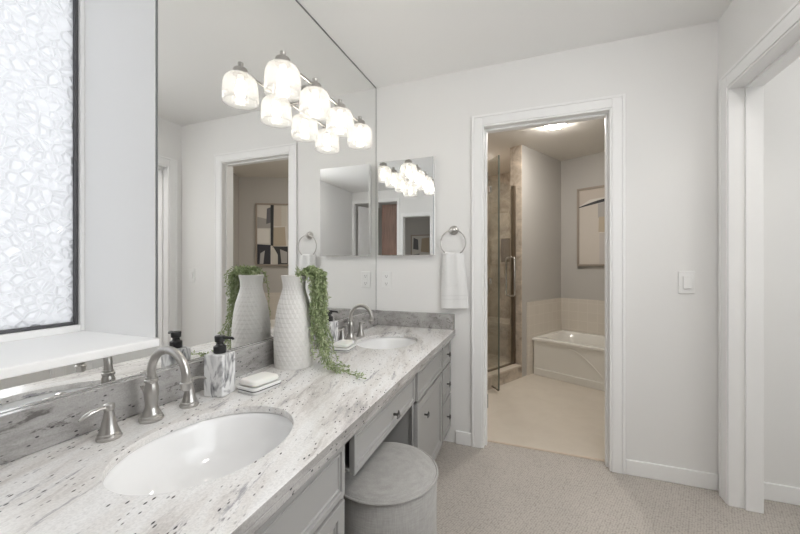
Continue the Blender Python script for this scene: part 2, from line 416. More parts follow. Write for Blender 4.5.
# jamb linings with stops
bm = boxes((DX0-.018, DX0, YB-.004, YB+WT+.004, 0, DZ), (DX1, DX1+.018, YB-.004, YB+WT+.004, 0, DZ), (DX0-.018, DX1+.018, YB-.004, YB+WT+.004, DZ, DZ+.018),
           (DX0, DX0+.012, YB+.035, YB+.075, 0, DZ), (DX1-.012, DX1, YB+.035, YB+.075, 0, DZ), (DX0+.012, DX1-.012, YB+.035, YB+.075, DZ-.012, DZ))
JAMB = struct('door_1', bm, M['trim'], bevel=.002)
bm = boxes((XR-.004, XR+WT+.004, HY0-.018, HY0, 0, HZ), (XR-.004, XR+WT+.004, HY1, HY1+.018, 0, HZ), (XR-.004, XR+WT+.004, HY0-.018, HY1+.018, HZ, HZ+.018),
           (XR+.052, XR+WT+.004, HY0, HY0+.012, 0, HZ), (XR+.052, XR+WT+.004, HY1-.012, HY1, 0, HZ), (XR+.052, XR+WT+.004, HY0+.012, HY1-.012, HZ-.012, HZ))
struct('door_2', bm, M['trim'], bevel=.002)
casing('trim_4', (OA0, OA1, 1.98, .055, YR, 1), 'x'); casing('trim_5', (OB0+.0, OB1-.02, 2.25, .05, YR, 1), 'x')
def baseb(name, *bs): struct(name, boxes(*bs), M['trim'], bevel=.004)
baseb('baseboard_back', (DX1+.079, XR-.001, YB-.012, YB, 0, .085), (-.50, DX0-.079, YB-.012, YB, 0, .085), (XR+WT, 2.2, YB-.012, YB, 0, .085))
baseb('baseboard_right', (XR-.012, XR, YR, HY0-.087, 0, .085))
struct('trim_6', boxes((DX0, DX1, YB+.092, YB+.108, -.01, .008)), mat('pale_wood_threshold', (.62, .52, .42), .4), bevel=.003)

# ---- the pebbled window in its niche
bm = boxes((WX-.06, XM-.006, WY1, WY1+.012, WZ0, WZ1), (WX-.06, XM-.006, WY0-.012, WY0, WZ0, WZ1), (WX-.06, XM-.006, WY0, WY1, WZ1, WZ1+.012))
struct('trim_7', bm, M['jamb'])
win = thing('window_1', 'window of pebbled white glass in a dark metal frame', 'window', (WX, 0, 0)); win['kind'] = 'structure'
FW = .011
bm = boxes((-.05, .0, WY1-.012, WY1, WZ0, WZ1), (-.05, .0, WY0, WY0+.012, WZ0, WZ1), (-.05, .0, WY0+.012, WY1-.012, WZ0, WZ0+.022), (-.05, .0, WY0+.012, WY1-.012, WZ1-.03, WZ1))
obj('window_stop', bm, M['trim'], win, bevel=.002)
a, b_, c_, d_ = WY0+.012, WY1-.012, WZ0+.022, WZ1-.03
bm = boxes((-.035, -.012, b_-FW, b_, c_, d_), (-.035, -.012, a, a+FW, c_, d_), (-.035, -.012, a+FW, b_-FW, c_, c_+FW), (-.035, -.012, a+FW, b_-FW, d_-FW, d_))
obj('window_frame', bm, mat('dark_window_metal', (.10, .10, .105), .4, .6), win, bevel=.002)
bm = boxes((-.028, -.022, a+FW, b_-FW, c_+FW, d_-FW)); obj('window_pane', bm, M['pebble'], win)
struct('trim_8', boxes((WX-.06, XM+.012, WY0-.012, WY1+.004, WZ0-.024, WZ0)), M['jamb'], bevel=.004)    # niche sill

# ---- unseen side window added to light the room (towards the front, out of frame)
sw = thing('fill_window', 'added unseen glowing window in the right wall that lights the room', 'window', (XR+.05, 0, 0)); sw['kind'] = 'structure'
obj('window_frame', boxes((-.02, .03, SY0, SY0+.04, SZ0, SZ1), (-.02, .03, SY1-.04, SY1, SZ0, SZ1), (-.02, .03, SY0+.04, SY1-.04, SZ0, SZ0+.04), (-.02, .03, SY0+.04, SY1-.04, SZ1-.04, SZ1)), M['trim'], sw, bevel=.003)
obj('window_pane', boxes((0, .006, SY0+.04, SY1-.04, SZ0+.04, SZ1-.04)), M['fillpane'], sw)

# ================================================================== VANITY
XF, TA = -.503, .028                      # worktop front at the back wall, taper
def xfront(y, off=0): return XF - off + TA*(YB - y)
SINKS = ((-.735, .645, .170, .215), (-.785, 1.845, .165, .205))
def ellipse(cx, cy, a, b, n=56): return [(cx+a*math.cos(2*PI*i/n), cy+b*math.sin(2*PI*i/n)) for i in range(n)]
Y0 = -.55
def worktop():
    loops = [[(XM, Y0), (xfront(Y0), Y0), (xfront(YB), YB-.001), (XM, YB-.001)]] + [ellipse(*s) for s in SINKS]
    bm = bmesh.new(); top = []; es = []
    for lp in loops:
        vs = [bm.verts.new((x, y, ZT)) for x, y in lp]; top.append(vs)
        es += [bm.edges.new((vs[i], vs[(i+1) % len(vs)])) for i in range(len(vs))]
    bmesh.ops.triangle_fill(bm, use_beauty=True, edges=es)
    tf = list(bm.faces); mp = {v: bm.verts.new((v.co.x, v.co.y, ZT-.020)) for v in list(bm.verts)}
    for f in tf: bm.faces.new([mp[v] for v in reversed(f.verts)])
    for vs in top:
        n = len(vs)
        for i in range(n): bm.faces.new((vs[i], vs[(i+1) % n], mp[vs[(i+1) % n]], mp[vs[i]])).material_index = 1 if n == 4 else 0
    return bm
top = tag(obj('countertop', worktop(), [M['granite'], M['granite_dark']], bevel=.002), 'long white granite worktop with grey veins and two oval sink cut-outs', 'countertop')
e_ = obj('built_up_edge', prism([(xfront(Y0)-.034, Y0), (xfront(Y0)-.0005, Y0), (xfront(YB)-.0005, YB-.001), (xfront(YB)-.034, YB-.001)], ZT-.038, ZT-.0202), M['granite_dark'], top, bevel=.002)
ZS = .851
tag(obj('backsplash', boxes((XM, XM+.022, Y0, YB-.024, ZT+.0005, ZS)), M['granite_dark'], bevel=.002), 'long low grey granite upstand under the wall mirror', 'backsplash')
tag(obj('backsplash', boxes((XM, xfront(YB)-.004, YB-.022, YB-.001, ZT+.0005, ZS)), M['granite_dark'], bevel=.002), 'short brown grey granite upstand on the back wall below the outlet', 'backsplash')

def sink(i, label):
    cx, cy, a, b = SINKS[i]; t = thing('sink', label, 'sink', (cx, cy, ZT-.0205), 0, 'undermount sinks')
    def el(s, z, n=56): return [((a)*s*math.cos(2*PI*k/n), (b)*s*math.sin(2*PI*k/n), z) for k in range(n)]
    inn = [el(1.05, -.001), el(1.03, -.001), el(1.012, -.004), el(.985, -.02), el(.93, -.055), el(.84, -.09), el(.70, -.115), el(.5, -.131), el(.3, -.139), el(.12, -.142)]
    out = [el(.12, -.150), el(.5, -.142), el(.74, -.125), el(.88, -.098), el(.98, -.055), el(1.04, -.016), el(1.05, -.010)]
    bm = bmesh.new(); rings(bm, (inn+out), False, False); bm.verts.ensure_lookup_table()
    n = 56; k = len(inn+out)
    for j in range(n): bm.faces.new((bm.verts[(k-1)*n+j], bm.verts[(k-1)*n+(j+1) % n], bm.verts[(j+1) % n], bm.verts[j]))
    obj('basin', bm, M['porcelain'], t, smooth=True)
    bm = lathe([(.026, -.152), (.026, -.1405), (.022, -.138), (.016, -.139), (.013, -.143), (.001, -.143)], 28); obj('drain', bm, M['nickel'], t, smooth=True)
    bm = tube([(a*.945, 0, -.052), (a*.915, 0, -.055)], [.010, .009], 20); obj('overflow', bm, M['nickel'], t, smooth=True)
    return t
sink(0, 'oval white undermount sink nearest the window'); sink(1, 'oval white undermount sink at the far end by the back wall')

# cabinets: local frame with y along the front and x outwards
CABX = XF - .045
def cab_thing(name, label): return thing(name, label, 'cabinet', (CABX, YB, 0), TA)
def front(y0, y1, z0, z1, th=.019, rail=.022):
    """overlay front with a stepped, moulded panel"""
    bm = bmesh.new(); fs = box(bm, .001, th, y0-YB, y1-YB, z0, z1); f = fs[3]; bm.normal_update()
    r = min(rail, (y1-y0)*.25, (z1-z0)*.24)
    for th_, dp in ((r, 0), (.003, -.007), (.004, 0), (.003, .004), (.005, 0.0), (.003, -.004)):
        bmesh.ops.inset_individual(bm, faces=[f], thickness=th_, depth=dp)
    return bm
def knob(parent, y, z, x=.019):
    k = bmesh.new()
    tube([(x-.001, 0, 0), (x+.014, 0, 0)], [.0055, .004], 12, k)
    for i in range(3):
        a = PI/2 + i*2*PI/3
        tube([(x+.018, 0, 0), (x+.020, .010*math.cos(a), .010*math.sin(a)), (x+.018, .017*math.cos(a), .017*math.sin(a))], [.006, .005, .0025], 10, k)
    tube([(x+.012, 0, 0), (x+.018, 0, 0), (x+.023, 0, 0)], [.004, .0075, .004], 12, k)
    xf(k, T((0, y-YB, z))); return obj('knob', k, M['pewter'], parent, smooth=True)
def carcass(y0, y1, parent, toe=True):
    y0 -= YB; y1 -= YB; D = -.50; t = .018
    z0 = .09 if toe else .55; zt = ZT-.0215
    bm = boxes((D, -.06, y0, y0+t, z0, .53), (D, -.06, y1-t, y1, z0, .53), (-.06, 0, y0, y0+t, z0, zt), (-.06, 0, y1-t, y1, z0, zt), (D, -.0, y0+t, y1-t, z0, z0+t), (D, D+.008, y0+t, y1-t, z0+t, zt))
    obj('carcass', bm, M['cab'], parent)
    # face frame
    bm = boxes((-.02, .0008, y0-.0, y0+.022, z0, zt), (-.02, .0008, y1-.022, y1, z0, zt), (-.02, .0008, y0+.022, y1-.022, zt-.030, zt), (-.02, .0008, y0+.022, y1-.022, z0, z0+.03))
    obj('face_frame', bm, M['cab'], parent, bevel=.001)
    if toe: obj('toe_kick', boxes((D, -.06, y0+.004, y1-.004, 0, z0)), M['cab'], parent)
ZF0, ZF1 = .548, .688
def cabinet_near():
    t = cab_thing('vanity_cabinet', 'grey painted cabinet under the sink nearest the window, left of the stool')
    carcass(-.30, .878, t)
    for y0, y1 in ((.05, .852), (-.28, .03)):
        obj('false_front', front(y0, y1, ZF0, ZF1), M['cab'], t, bevel=.0015)
        n = 2 if y1-y0 > .5 else 1; st = (y1-y0)/n
        for i in range(n):
            d = obj('door', front(y0+i*st+.002, y0+(i+1)*st-.002, .115, ZF0-.012, rail=.05), M['cab'], t, bevel=.0015)
            knob(d, y0+st+(.04 if i else -.04), .46)
def knee():
    t = cab_thing('vanity_drawer_unit', 'grey shallow drawer under the worktop above the round stool')
    y0, y1 = .879, 1.519
    bm = boxes((-.45, -.05, y0-YB+.014, y0-YB+.026, .575, ZT-.0215), (-.45, .0, y1-YB-.012, y1-YB, .575, ZT-.0215), (-.45, -.44, y0-YB+.026, y1-YB-.012, .575, ZT-.0215), (-.44, 0, y0-YB+.026, y1-YB-.012, .575, .583))
    obj('carcass', bm, M['cab'], t)
    obj('rail', boxes((-.02, .0, y0-YB+.001, y1-YB-.012, ZF1-.003, ZT-.0215)), M['cab'], t)
    d = obj('drawer', front(y0+.031, y1-.014, .565, ZF1), M['cab'], t, bevel=.0015); knob(d, 1.235, .615)
def cabinet_far():
    t = cab_thing('vanity_cabinet', 'grey painted cabinet under the far sink by the back wall, right of the stool')
    carcass(1.52, YB-.004, t)
    obj('false_front', front(1.545, 2.05, ZF0, ZF1), M['cab'], t, bevel=.0015)
    d = obj('door', front(1.545, 2.05, .115, ZF0-.012, rail=.05), M['cab'], t, bevel=.0015); knob(d, 1.665, .445)
    for z0, z1, kz in ((ZF0, ZF1, .615), (.345, ZF0-.012, .43), (.115, .333, .225)):
        d = obj('drawer', front(2.072, 2.312, z0, z1), M['cab'], t, bevel=.0015); knob(d, 2.19, kz)
cabinet_near(); knee(); cabinet_far()

# ================================================================== MIRROR
t = thing('wall_mirror', 'large frameless wall mirror above the worktop reaching the ceiling', 'mirror', (XM, 0, ZS))
z = -ZS
bm = boxes((-.005, .0, WY1+.006, YB-.0052, .001, ZC-ZS-.0092), (-.005, 0, Y0, WY1+.006, .001, WZ0-.026-ZS))
obj('mirror_glass', bm, M['mirror'], t)
bm = boxes((-.0055, .0006, WY1+.0025, WY1+.0058, WZ0+.002-ZS, ZC-ZS-.003), (-.0055, .0006, YB-.005, YB-.0005, .001, ZC-ZS-.009), (-.0055, .0012, WY1+.006, YB-.003, ZC-ZS-.009, ZC-ZS-.0004))
obj('mirror_edge', bm, M['mirror_edge'], t)

# ================================================================== VANITY LIGHT
LX, LZ = -.966, 2.005
LYs = (1.185, 1.411, 1.637, 1.863)
t = thing('vanity_light', 'four lamp brushed nickel vanity light with ribbed glass shades on the mirror', 'light fixture', (XM, sum(LYs)/4, 0))
yc = sum(LYs)/4
obj('backplate', boxes((.0012, .024, -.062, .062, LZ-.075, LZ+.050)), M['nickel'], t, bevel=.006)
obj('arm', tube([(.022, 0, LZ), (.06, 0, LZ), (LX-XM, 0, LZ)], .008), M['nickel'], t, smooth=True)
obj('bar', tube([(LX-XM, LYs[0]-yc-.0, LZ), (LX-XM, LYs[-1]-yc, LZ)], .0065), M['nickel'], t, smooth=True)
def ribbed_shade():
    prof = [(.022, -.003), (.036, -.006), (.050, -.012), (.060, -.021), (.066, -.032), (.069, -.045), (.071, -.060), (.072, -.078), (.072, -.096), (.0728, -.099), (.0718, -.102), (.072, -.126)]
    seg = 96; rs = []
    def ring(r, z, amp): return [((r+amp*math.cos(24*2*PI*i/seg))*math.cos(2*PI*i/seg), (r+amp*math.cos(24*2*PI*i/seg))*math.sin(2*PI*i/seg), z) for i in range(seg)]
    for r, z in prof: rs.append(ring(r, z, .0009 if r > .05 else .0003))
    for r, z in reversed(prof): rs.append(ring(r-.003, z-.0005, .0))
    bm = bmesh.new(); rings(bm, rs, False, False); return bm
for i, y in enumerate(LYs):
    h = obj('lamp_holder', lathe([(.0, -.018), (.030, -.018), (.030, .004), (.027, .008), (.012, .011), (.010, .022), (.0115, .024), (.0115, .034), (.004, .038), (.0, .038)], 28), M['nickel'], t, smooth=True)
    h.location = (LX-XM, y-yc, LZ)
    s = obj('lamp_shade', ribbed_shade(), M['shade'], h, smooth='all'); s.location = (0, 0, -.010); s['label'] = 'ribbed clear glass shade'
    b = obj('bulb', lathe([(.0, -.114), (.010, -.112), (.018, -.104), (.0215, -.094), (.020, -.078), (.015, -.062), (.012, -.05), (.012, -.04), (0, -.04)], 24), M['bulb'], h, smooth=True)
    obj('socket', lathe([(0, -.042), (.014, -.042), (.014, -.0185), (0, -.0185)], 20), M['plate'], h, smooth=True)

# ================================================================== MEDICINE CABINET
t = thing('medicine_cabinet', 'mirrored medicine cabinet on the back wall beside the mirror corner', 'medicine cabinet', (-.83, YB, 1.239))
obj('cabinet_box', boxes((-.205, .19, -.022, -.001, .006, .650)), M['trim'], t)
d = obj('cabinet_door', boxes((-.211, .195, -.038, -.024, .002, .654)), M['trim'], t); m_ = obj('mirror_face', boxes((-.213, .197, -.045, -.0385, 0, .656)), M['mirror'], d, bevel=.0055, seg=1); m_['label'] = 'bevelled mirror face'

# ================================================================== FAUCETS
def flare(prof): return lathe(prof, 32)
def faucet(label):
    t = thing('faucet', label, 'faucet', (0, 0, ZT), 0, 'widespread sink faucets')
    b = obj('spout_body', flare([(0, .0), (.0285, .0), (.0295, .002), (.0295, .006), (.0270, .008), (.0265, .0085), (.0265, .013), (.0235, .015), (.0230, .0155), (.0228, .020), (.0195, .025), (.0160, .034), (.0150, .042), (.0162, .056), (.0178, .070), (.0180, .082), (.0162, .094), (.0140, .100), (.0138, .102), (.0165, .104), (.0165, .110), (.0140, .112), (.0138, .118), (.0, .118)]), M['nickel'], t, smooth=True)
    pts = [(0, 0, .112), (0, 0, .125)]
    R = .066
    for i in range(0, 25):
        a = PI - i/24*PI*1.02
        pts.append((R+R*math.cos(a), 0, .130+R*math.sin(a)*1.0))
    pts.append((pts[-1][0]-.001, 0, pts[-1][2]-.012))
    obj('spout', tube(pts, [.0112]*2+[.0106]*(len(pts)-2), 20), M['nickel'], t, smooth=True)
    p = pts[-1]; obj('aerator', xf(lathe([(0, -.016), (.010, -.016), (.0120, -.012), (.0122, -.004), (.0140, -.001), (.0140, .003), (.0110, .006), (0, .006)], 24), T((p[0], 0, p[2]))), M['nickel'], t, smooth=True)
    obj('lift_rod', tube([(-.020, -.004, .070), (-.030, -.005, .084), (-.0305, -.005, .092)], [.0028, .0028, .0055], 12), M['nickel'], t, smooth=True)
    for s in (-1, 1):
        h = obj('handle', flare([(0, 0), (.0250, 0), (.0260, .002), (.0260, .006), (.0238, .008), (.0235, .0085), (.0235, .013), (.0210, .015), (.0206, .0155), (.0203, .020), (.0180, .025), (.0150, .038), (.0122, .052), (.0102, .064), (.0096, .069), (.0118, .071), (.0122, .078), (.0112, .083), (.007, .0855), (0, .086)]), M['nickel'], t, smooth=True)
        h.location = (.008, s*.108, 0)
        l = obj('lever', tube([(0, s*.006, .077), (-.001, s*.020, .078), (-.002, s*.036, .076), (-.003, s*.050, .070), (-.0035, s*.060, .064)], [.0078, .0068, .0076, .0074, .0035], 14, None, .62), M['nickel'], h, smooth=True)
    return t
fa = faucet('brushed nickel gooseneck faucet and lever handles at the sink nearest the window'); fa.location = (-.985, .668, ZT)
fb = copy_tree(fa); fb['label'] = 'brushed nickel gooseneck faucet at the far sink by the back wall'; fb.location = (-.992, 1.800, ZT)

# ================================================================== SOAP SETS
def dispenser():
    t = thing('soap_dispenser', '', 'soap dispenser', (0, 0, ZT), 0, 'marble soap dispensers')
    obj('bottle', boxes((-.034, .034, -.034, .034, 0, .135)), M['marble'], t, bevel=.004)
    p = obj('pump', lathe([(0, .1352), (.019, .1352), (.0195, .139), (.0195, .157), (.013, .161), (.011, .166), (.011, .170), (.0155, .172), (.0165, .188), (.0155, .191), (0, .191)], 28), M['black'], t, smooth=True)
    obj('nozzle', tube([(.0, 0, .185), (.030, .0, .1855), (.046, .0, .1845), (.050, 0, .180)], [.0055, .0052, .0045, .0036], 12), M['black'], p, smooth=True)
    return t
sa = dispenser(); sa['label'] = 'square grey marble soap dispenser with black pump left of the tall vase'; sa.location = (-.975, .885, ZT); sa.rotation_euler = (0, 0, .20)
sb = copy_tree(sa); sb['label'] = 'marble soap dispenser half hidden behind the trailing plant near the far sink'; sb.location = (-1.004, 1.594, ZT); sb.rotation_euler = (0, 0, .0)
def rrect(hx, hy, r, z, n=6):
    out = []
    for cx, cy, a0 in ((hx-r, hy-r, 0), (-hx+r, hy-r, PI/2), (-hx+r, -hy+r, PI), (hx-r, -hy+r, 3*PI/2)):
        for i in range(n+1): a = a0+i/n*PI/2; out.append((cx+r*math.cos(a), cy+r*math.sin(a), z))
    return out
def dish():
    t = thing('soap_dish', '', 'soap dish', (0, 0, ZT), 0, 'white soap dishes')
    bm = bmesh.new(); rings(bm, [rrect(.041, .055, .014, 0), rrect(.045, .059, .016, .004), rrect(.047, .061, .017, .0105)]); obj('dish_base', bm, M['ceramic'], t, smooth=True)
    bm = bmesh.new(); rings(bm, [rrect(.0475, .0615, .017, .0106), rrect(.0478, .0618, .017, .0138)]); o = obj('dish_band', bm, M['dishline'], t, smooth=True); o['label'] = 'thin black line around the dish'
    bm = bmesh.new(); rings(bm, [rrect(.0475, .0615, .017, .0139), rrect(.048, .062, .017, .0215), rrect(.046, .060, .016, .023), rrect(.041, .055, .013, .022)]); obj('dish_rim', bm, M['ceramic'], t, smooth=True)
    return t
def bar():
    bm = bmesh.new(); rings(bm, [rrect(.034, .049, .012, 0), rrect(.0395, .054, .015, .003), rrect(.041, .0555, .016, .009), rrect(.0385, .053, .015, .016), rrect(.033, .047, .012, .0195), rrect(.030, .044, .010, .0195)])
    return tag(obj('soap_bar', bm, M['soap'], smooth=True), '', 'soap', 'soap bars')
da = dish(); da['label'] = 'white soap dish with a black line standing before the tall vase'
ba = bar(); ba['label'] = 'cream soap bar on the dish in front of the tall vase'
for o, dz in ((da, 0), (ba, .0232)): o.location = (-.888, .970, ZT+dz); o.rotation_euler = (0, 0, -.12)
db = copy_tree(da); db['label'] = 'white soap dish beside the far sink behind the trailing plant'
bb = copy_tree(ba); bb['label'] = 'cream soap bar on the dish beside the far sink'
for o, dz in ((db, 0), (bb, .0232)): o.location = (-.900, 1.560, ZT+dz); o.rotation_euler = (0, 0, .12)

# ================================================================== VASE AND PLANT
VX, VY = -.962, 1.252
def vase():
    prof = [(0, .078), (.03, .080), (.1, .081), (.15, .0795), (.214, .073), (.253, .066), (.291, .055), (.31, .049), (.328, .0455), (.345, .0465), (.365, .050), (.378, .053)]
    def rad(z):
        for (z0, r0), (z1, r1) in zip(prof, prof[1:]):
            if z <= z1:
                f = (z-z0)/(z1-z0); f = f*f*(3-2*f)*.2 + f*.8; return r0+(r1-r0)*f
        return prof[-1][1]
    seg, nz, rows, cells = 288, 220, 20, 24; H = .378; rs = []
    for j in range(nz+1):
        z = H*j/nz; r0 = rad(z); ring = []
        row = z/H*rows; ri = int(row); v = row-ri; fade = min(1, (H-z)/.06)*min(1, z/.01)
        for i in range(seg):
            u = i/seg*cells + (.5 if ri % 2 else 0); u -= math.floor(u)
            tri = max(0, 1-abs(u-.5)*2 - v*.9); h = min(1, tri*3.0)
            a = 2*PI*i/seg; r = r0+.0012*h*max(fade, .25); ring.append((r*math.cos(a), r*math.sin(a), z))
        rs.append(ring)
    for k, (z, dr) in enumerate(((H+.002, -.0015), (H, -.004), (.33, -.0045), (.26, -.006))): rs.append([((rad(min(z, H))+dr)*math.cos(2*PI*i/seg), (rad(min(z, H))+dr)*math.sin(2*PI*i/seg), z) for i in range(seg)])
    bm = bmesh.new(); rings(bm, rs, True, True); return bm
tag(obj('vase', vase(), M['vaseM'], smooth='all', loc=(VX, VY, ZT+.0005)), 'tall white embossed bottle vase standing against the mirror', 'vase')

def plant():
    rnd = random.Random(11)
    t = thing('trailing_plant', 'green trailing string plant spilling out of the white vase onto the worktop', 'plant', (VX, VY, ZT+.36))
    stems = bmesh.new(); leaves = bmesh.new()
    zt = .36
    def leafat(p, d, s):
        d = Vector(d).normalized(); n = Vector((rnd.uniform(-1, 1), rnd.uniform(-1, 1), rnd.uniform(-1, 1))); sd = d.cross(n)
        if sd.length < 1e-3: return
        sd.normalize(); L = s; W = s*.20; up = sd.cross(d)*s*.10
        a = leaves.verts.new(p); b = leaves.verts.new(p+d*L*.45+sd*W+up); c = leaves.verts.new(p+d*L); e = leaves.verts.new(p+d*L*.45-sd*W+up)
        leaves.faces.new((a, b, c)); leaves.faces.new((a, c, e))
    for k in range(150):
        ang = max(-.12, rnd.gauss(.55, .36)); long_ = rnd.random()
        if k >= 134: ang = rnd.uniform(-.9, 1.9); long_ = .12
        rr = .020+.026*rnd.random()
        x, y, z = rr*math.cos(ang), rr*math.sin(ang), -.05
        out = Vector((math.cos(ang), math.sin(ang), 0))
        drop = (.05+.33*long_) if k < 134 else rnd.uniform(.0, .05)
        reach = .060+.070*rnd.random()
        pts = [Vector((x, y, z)), Vector((x*1.02, y*1.02, .018))]
        top = .028+rnd.random()*.028
        pts.append(out*(.052+reach*.25)+Vector((0, 0, top))); pts.append(out*(.052+reach*.6)+Vector((rnd.gauss(0, .006), rnd.gauss(0, .006), top*.6)))
        zc = top*.6; px_, py_ = pts[-1].x, pts[-1].y; steps = max(1, int(drop/.022)); wx = rnd.gauss(.0004, .0013); wy = rnd.gauss(-.0003, .0012)
        for s_ in range(steps):
            zc -= .022; fl = 0.0
            if zc < -.22: fl = .0045+.006*rnd.random()
            px_ += wx+fl+rnd.gauss(0, .0025); py_ += wy-fl*.35+rnd.gauss(0, .0025)
            zz = max(zc, -zt+.008+rnd.random()*.01)
            if zc < -zt+.012: px_ += .014; py_ += rnd.gauss(-.004, .005)
            rr2 = math.hypot(px_, py_); rmin = .094
            if rr2 < rmin: px_ *= rmin/rr2; py_ *= rmin/rr2
            pts.append(Vector((px_, py_, zz)))
        if k % 17 == 0 and k < 134:                       # runners lying on the stone
            L = rnd.randint(3, 9)
            while pts[-1].z > -zt+.02:
                p = pts[-1]; pts.append(p+Vector((.008, -.003, -.02)))
            for s_ in range(L):
                p = pts[-1]; pts.append(Vector((p.x+.021, p.y-.006+rnd.gauss(0, .006), -zt+.007+.006*rnd.random())))
        tube(pts, .0009, 4, stems)
        for a_, b_2 in zip(pts[1:], pts[2:]):
            d = b_2-a_; n = max(2, int(d.length/.0048))
            for i in range(n):
                p = a_+d*(i+rnd.random())/n
                q = d.normalized()+Vector((rnd.gauss(0, .8), rnd.gauss(0, .8), rnd.gauss(.15, .6)))
                s_ = rnd.uniform(.010, .020)
                e = p+q.normalized()*s_
                if e.z < -zt+.002: q.z = abs(q.z)
                e = p+q.normalized()*s_
                if math.hypot(e.x, e.y) < .087 and e.z < -.02: continue
                leafat(p, q, s_)
    obj('stems', stems, M['stem'], t); obj('foliage', leaves, M['leaf'], t)
plant()

# ================================================================== STOOL
t = thing('stool', 'round grey linen upholstered stool tucked under the shallow drawer', 'stool', (-.493, 1.130, 0))
Rs, Hs = .182, .466
obj('stool_body', lathe([(0, .012), (Rs-.012, .012), (Rs-.004, .018), (Rs-.002, .05), (Rs-.001, .25), (Rs-.001, Hs-.008), (Rs-.006, Hs-.002), (0, Hs-.002)], 72), M['linen'], t, smooth=True)
obj('stool_cushion', lathe([(0, Hs-.0015), (Rs-.004, Hs-.0015), (Rs-.003, Hs+.003), (Rs-.010, Hs+.010), (Rs-.03, Hs+.016), (Rs-.08, Hs+.021), (.05, Hs+.024), (.0, Hs+.0245)], 72), M['linen'], t, smooth=True)
obj('piping', torus(Rs+.0005, .0042, T((0, 0, Hs+.001)), 72, 10), M['linen'], t, smooth=True)
obj('plinth', lathe([(0, 0), (Rs-.03, 0), (Rs-.03, .0115), (0, .0115)], 48), M['black'], t)

# ================================================================== TOWEL RING, TOWEL
TX, TZ = -.512, 1.402
t = thing('towel_ring', 'brushed nickel towel ring beside the medicine cabinet', 'towel ring', (TX, YB, TZ))
obj('rosette', xf(lathe([(0, 0), (.030, 0), (.0305, .004), (.027, .009), (.016, .012), (.012, .018), (.0115, .028), (.014, .032), (.014, .038), (.006, .043), (0, .043)], 32), Rx(PI/2) @ T((0, 0, .001))), M['nickel'], t, smooth=True)
RC = -.083
obj('ring', torus(.083, .0042, T((0, -.034, RC)) @ Rx(PI/2), 64, 10), M['nickel'], t, smooth=True)
def towel():
    # a folded hand towel: one cross-section loop (front + back layer) lofted from the ring down
    rs = []; N = 60
    zr = TZ+RC-.083+.012                       # fold over the bottom of the ring
    for j in range(41):
        f = j/40; z = (zr+.010)-(zr+.010-.888)*f; wdt = .068+.020*min(1, f*1.25)**.7; fold = .006*(1-f)+.0028
        th = .009+.006*math.sin(PI*min(1, f*1.6))+.004*f
        if j == 0: th *= .35; wdt *= .96
        ring = []
        for i in range(N):
            a = 2*PI*i/N; cx = math.copysign(abs(math.cos(a))**.55, math.cos(a)); sy = math.copysign(abs(math.sin(a))**.7, math.sin(a))
            x = cx*wdt; wv = fold*math.cos(x/wdt*PI*2.2+.6)*(1-f*.55) + .004*math.sin(x*60+f*3)*(1-f)
            ring.append((x + .012*f, sy*th + (wv if sy < 0 else wv*.4), z-(.0018*math.cos(x*40) if j == 40 else 0) + f*x*.05))
        rs.append(ring)
    bm = bmesh.new(); rings(bm, rs, True, True); return bm
tw = thing('hand_towel', 'white terry hand towel hanging from the towel ring', 'towel', (TX, YB-.034, 0))
o = obj('cloth', towel(), M['terry'], tw, smooth='all')
def band(z, h):
    bm = bmesh.new(); rs = []
    for zz in (z, z+h):
        r = []
        for i in range(60):
            a = 2*PI*i/60; cx = math.copysign(abs(math.cos(a))**.55, math.cos(a)); sy = math.copysign(abs(math.sin(a))**.7, math.sin(a))
            r.append((cx*.0905+.0105, sy*.0165+.0012*math.cos(cx*PI*2.2+.6), zz+cx*.0045))
        rs.append(r)
    rings(bm, rs, False, False); return bm
obj('woven_band', band(.948, .006), M['terryband'], tw, smooth='all'); obj('woven_band', band(.972, .006), M['terryband'], tw, smooth='all')

# ================================================================== OUTLET, SWITCH
t = thing('wall_outlet', 'white duplex wall outlet below the medicine cabinet', 'outlet', (-.995, YB, 1.069))
obj('cover_plate', boxes((-.036, .036, -.006, -.0005, -.058, .058)), M['plate'], t, bevel=.003)
for s in (-1, 1):
    r = obj('receptacle', boxes((-.017, .017, -.0085, -.0062, s*.026-.015, s*.026+.015)), M['plate'], t, bevel=.004)
    obj('slots', boxes((-.008, -.0055, -.0092, -.0084, s*.026-.004, s*.026+.006), (.0055, .008, -.0092, -.0084, s*.026-.004, s*.026+.006), (-.003, .003, -.0092, -.0084, s*.026-.012, s*.026-.007)), M['slot'], r)
t = thing('light_switch', 'white rocker light switch on the wall right of the doorway', 'light switch', (.745, YB, 1.08))
obj('cover_plate', boxes((-.037, .037, -.007, -.0005, -.060, .060)), M['plate'], t, bevel=.003)
bm = boxes((-.017, .017, -.0125, -.0072, -.033, .033))
for v in bm.verts:
    if v.co.y < -.01 and v.co.z < 0: v.co.y -= .003
obj('rocker', bm, M['plate'], t, bevel=.0015)

# hinges and strike plate on the doorway jambs
def hinge(z):
    h = obj('hinge', boxes((DX0+.0004, DX0+.0028, YB+.082, YB+.113, z-.045, z+.045)), M['pewter'], JAMB, bevel=.001)
    obj('hinge_knuckle', tube([(DX0+.005, YB+.118, z-.045), (DX0+.005, YB+.118, z+.045)], .0055, 12), M['pewter'], h, smooth=True)
    h['label'] = 'dark metal hinge'
for z in (1.75, 1.02, .26): hinge(z)
obj('strike_plate', boxes((DX1-.0026, DX1-.0004, YB+.078, YB+.108, .93, 1.0)), M['pewter'], JAMB, bevel=.001)

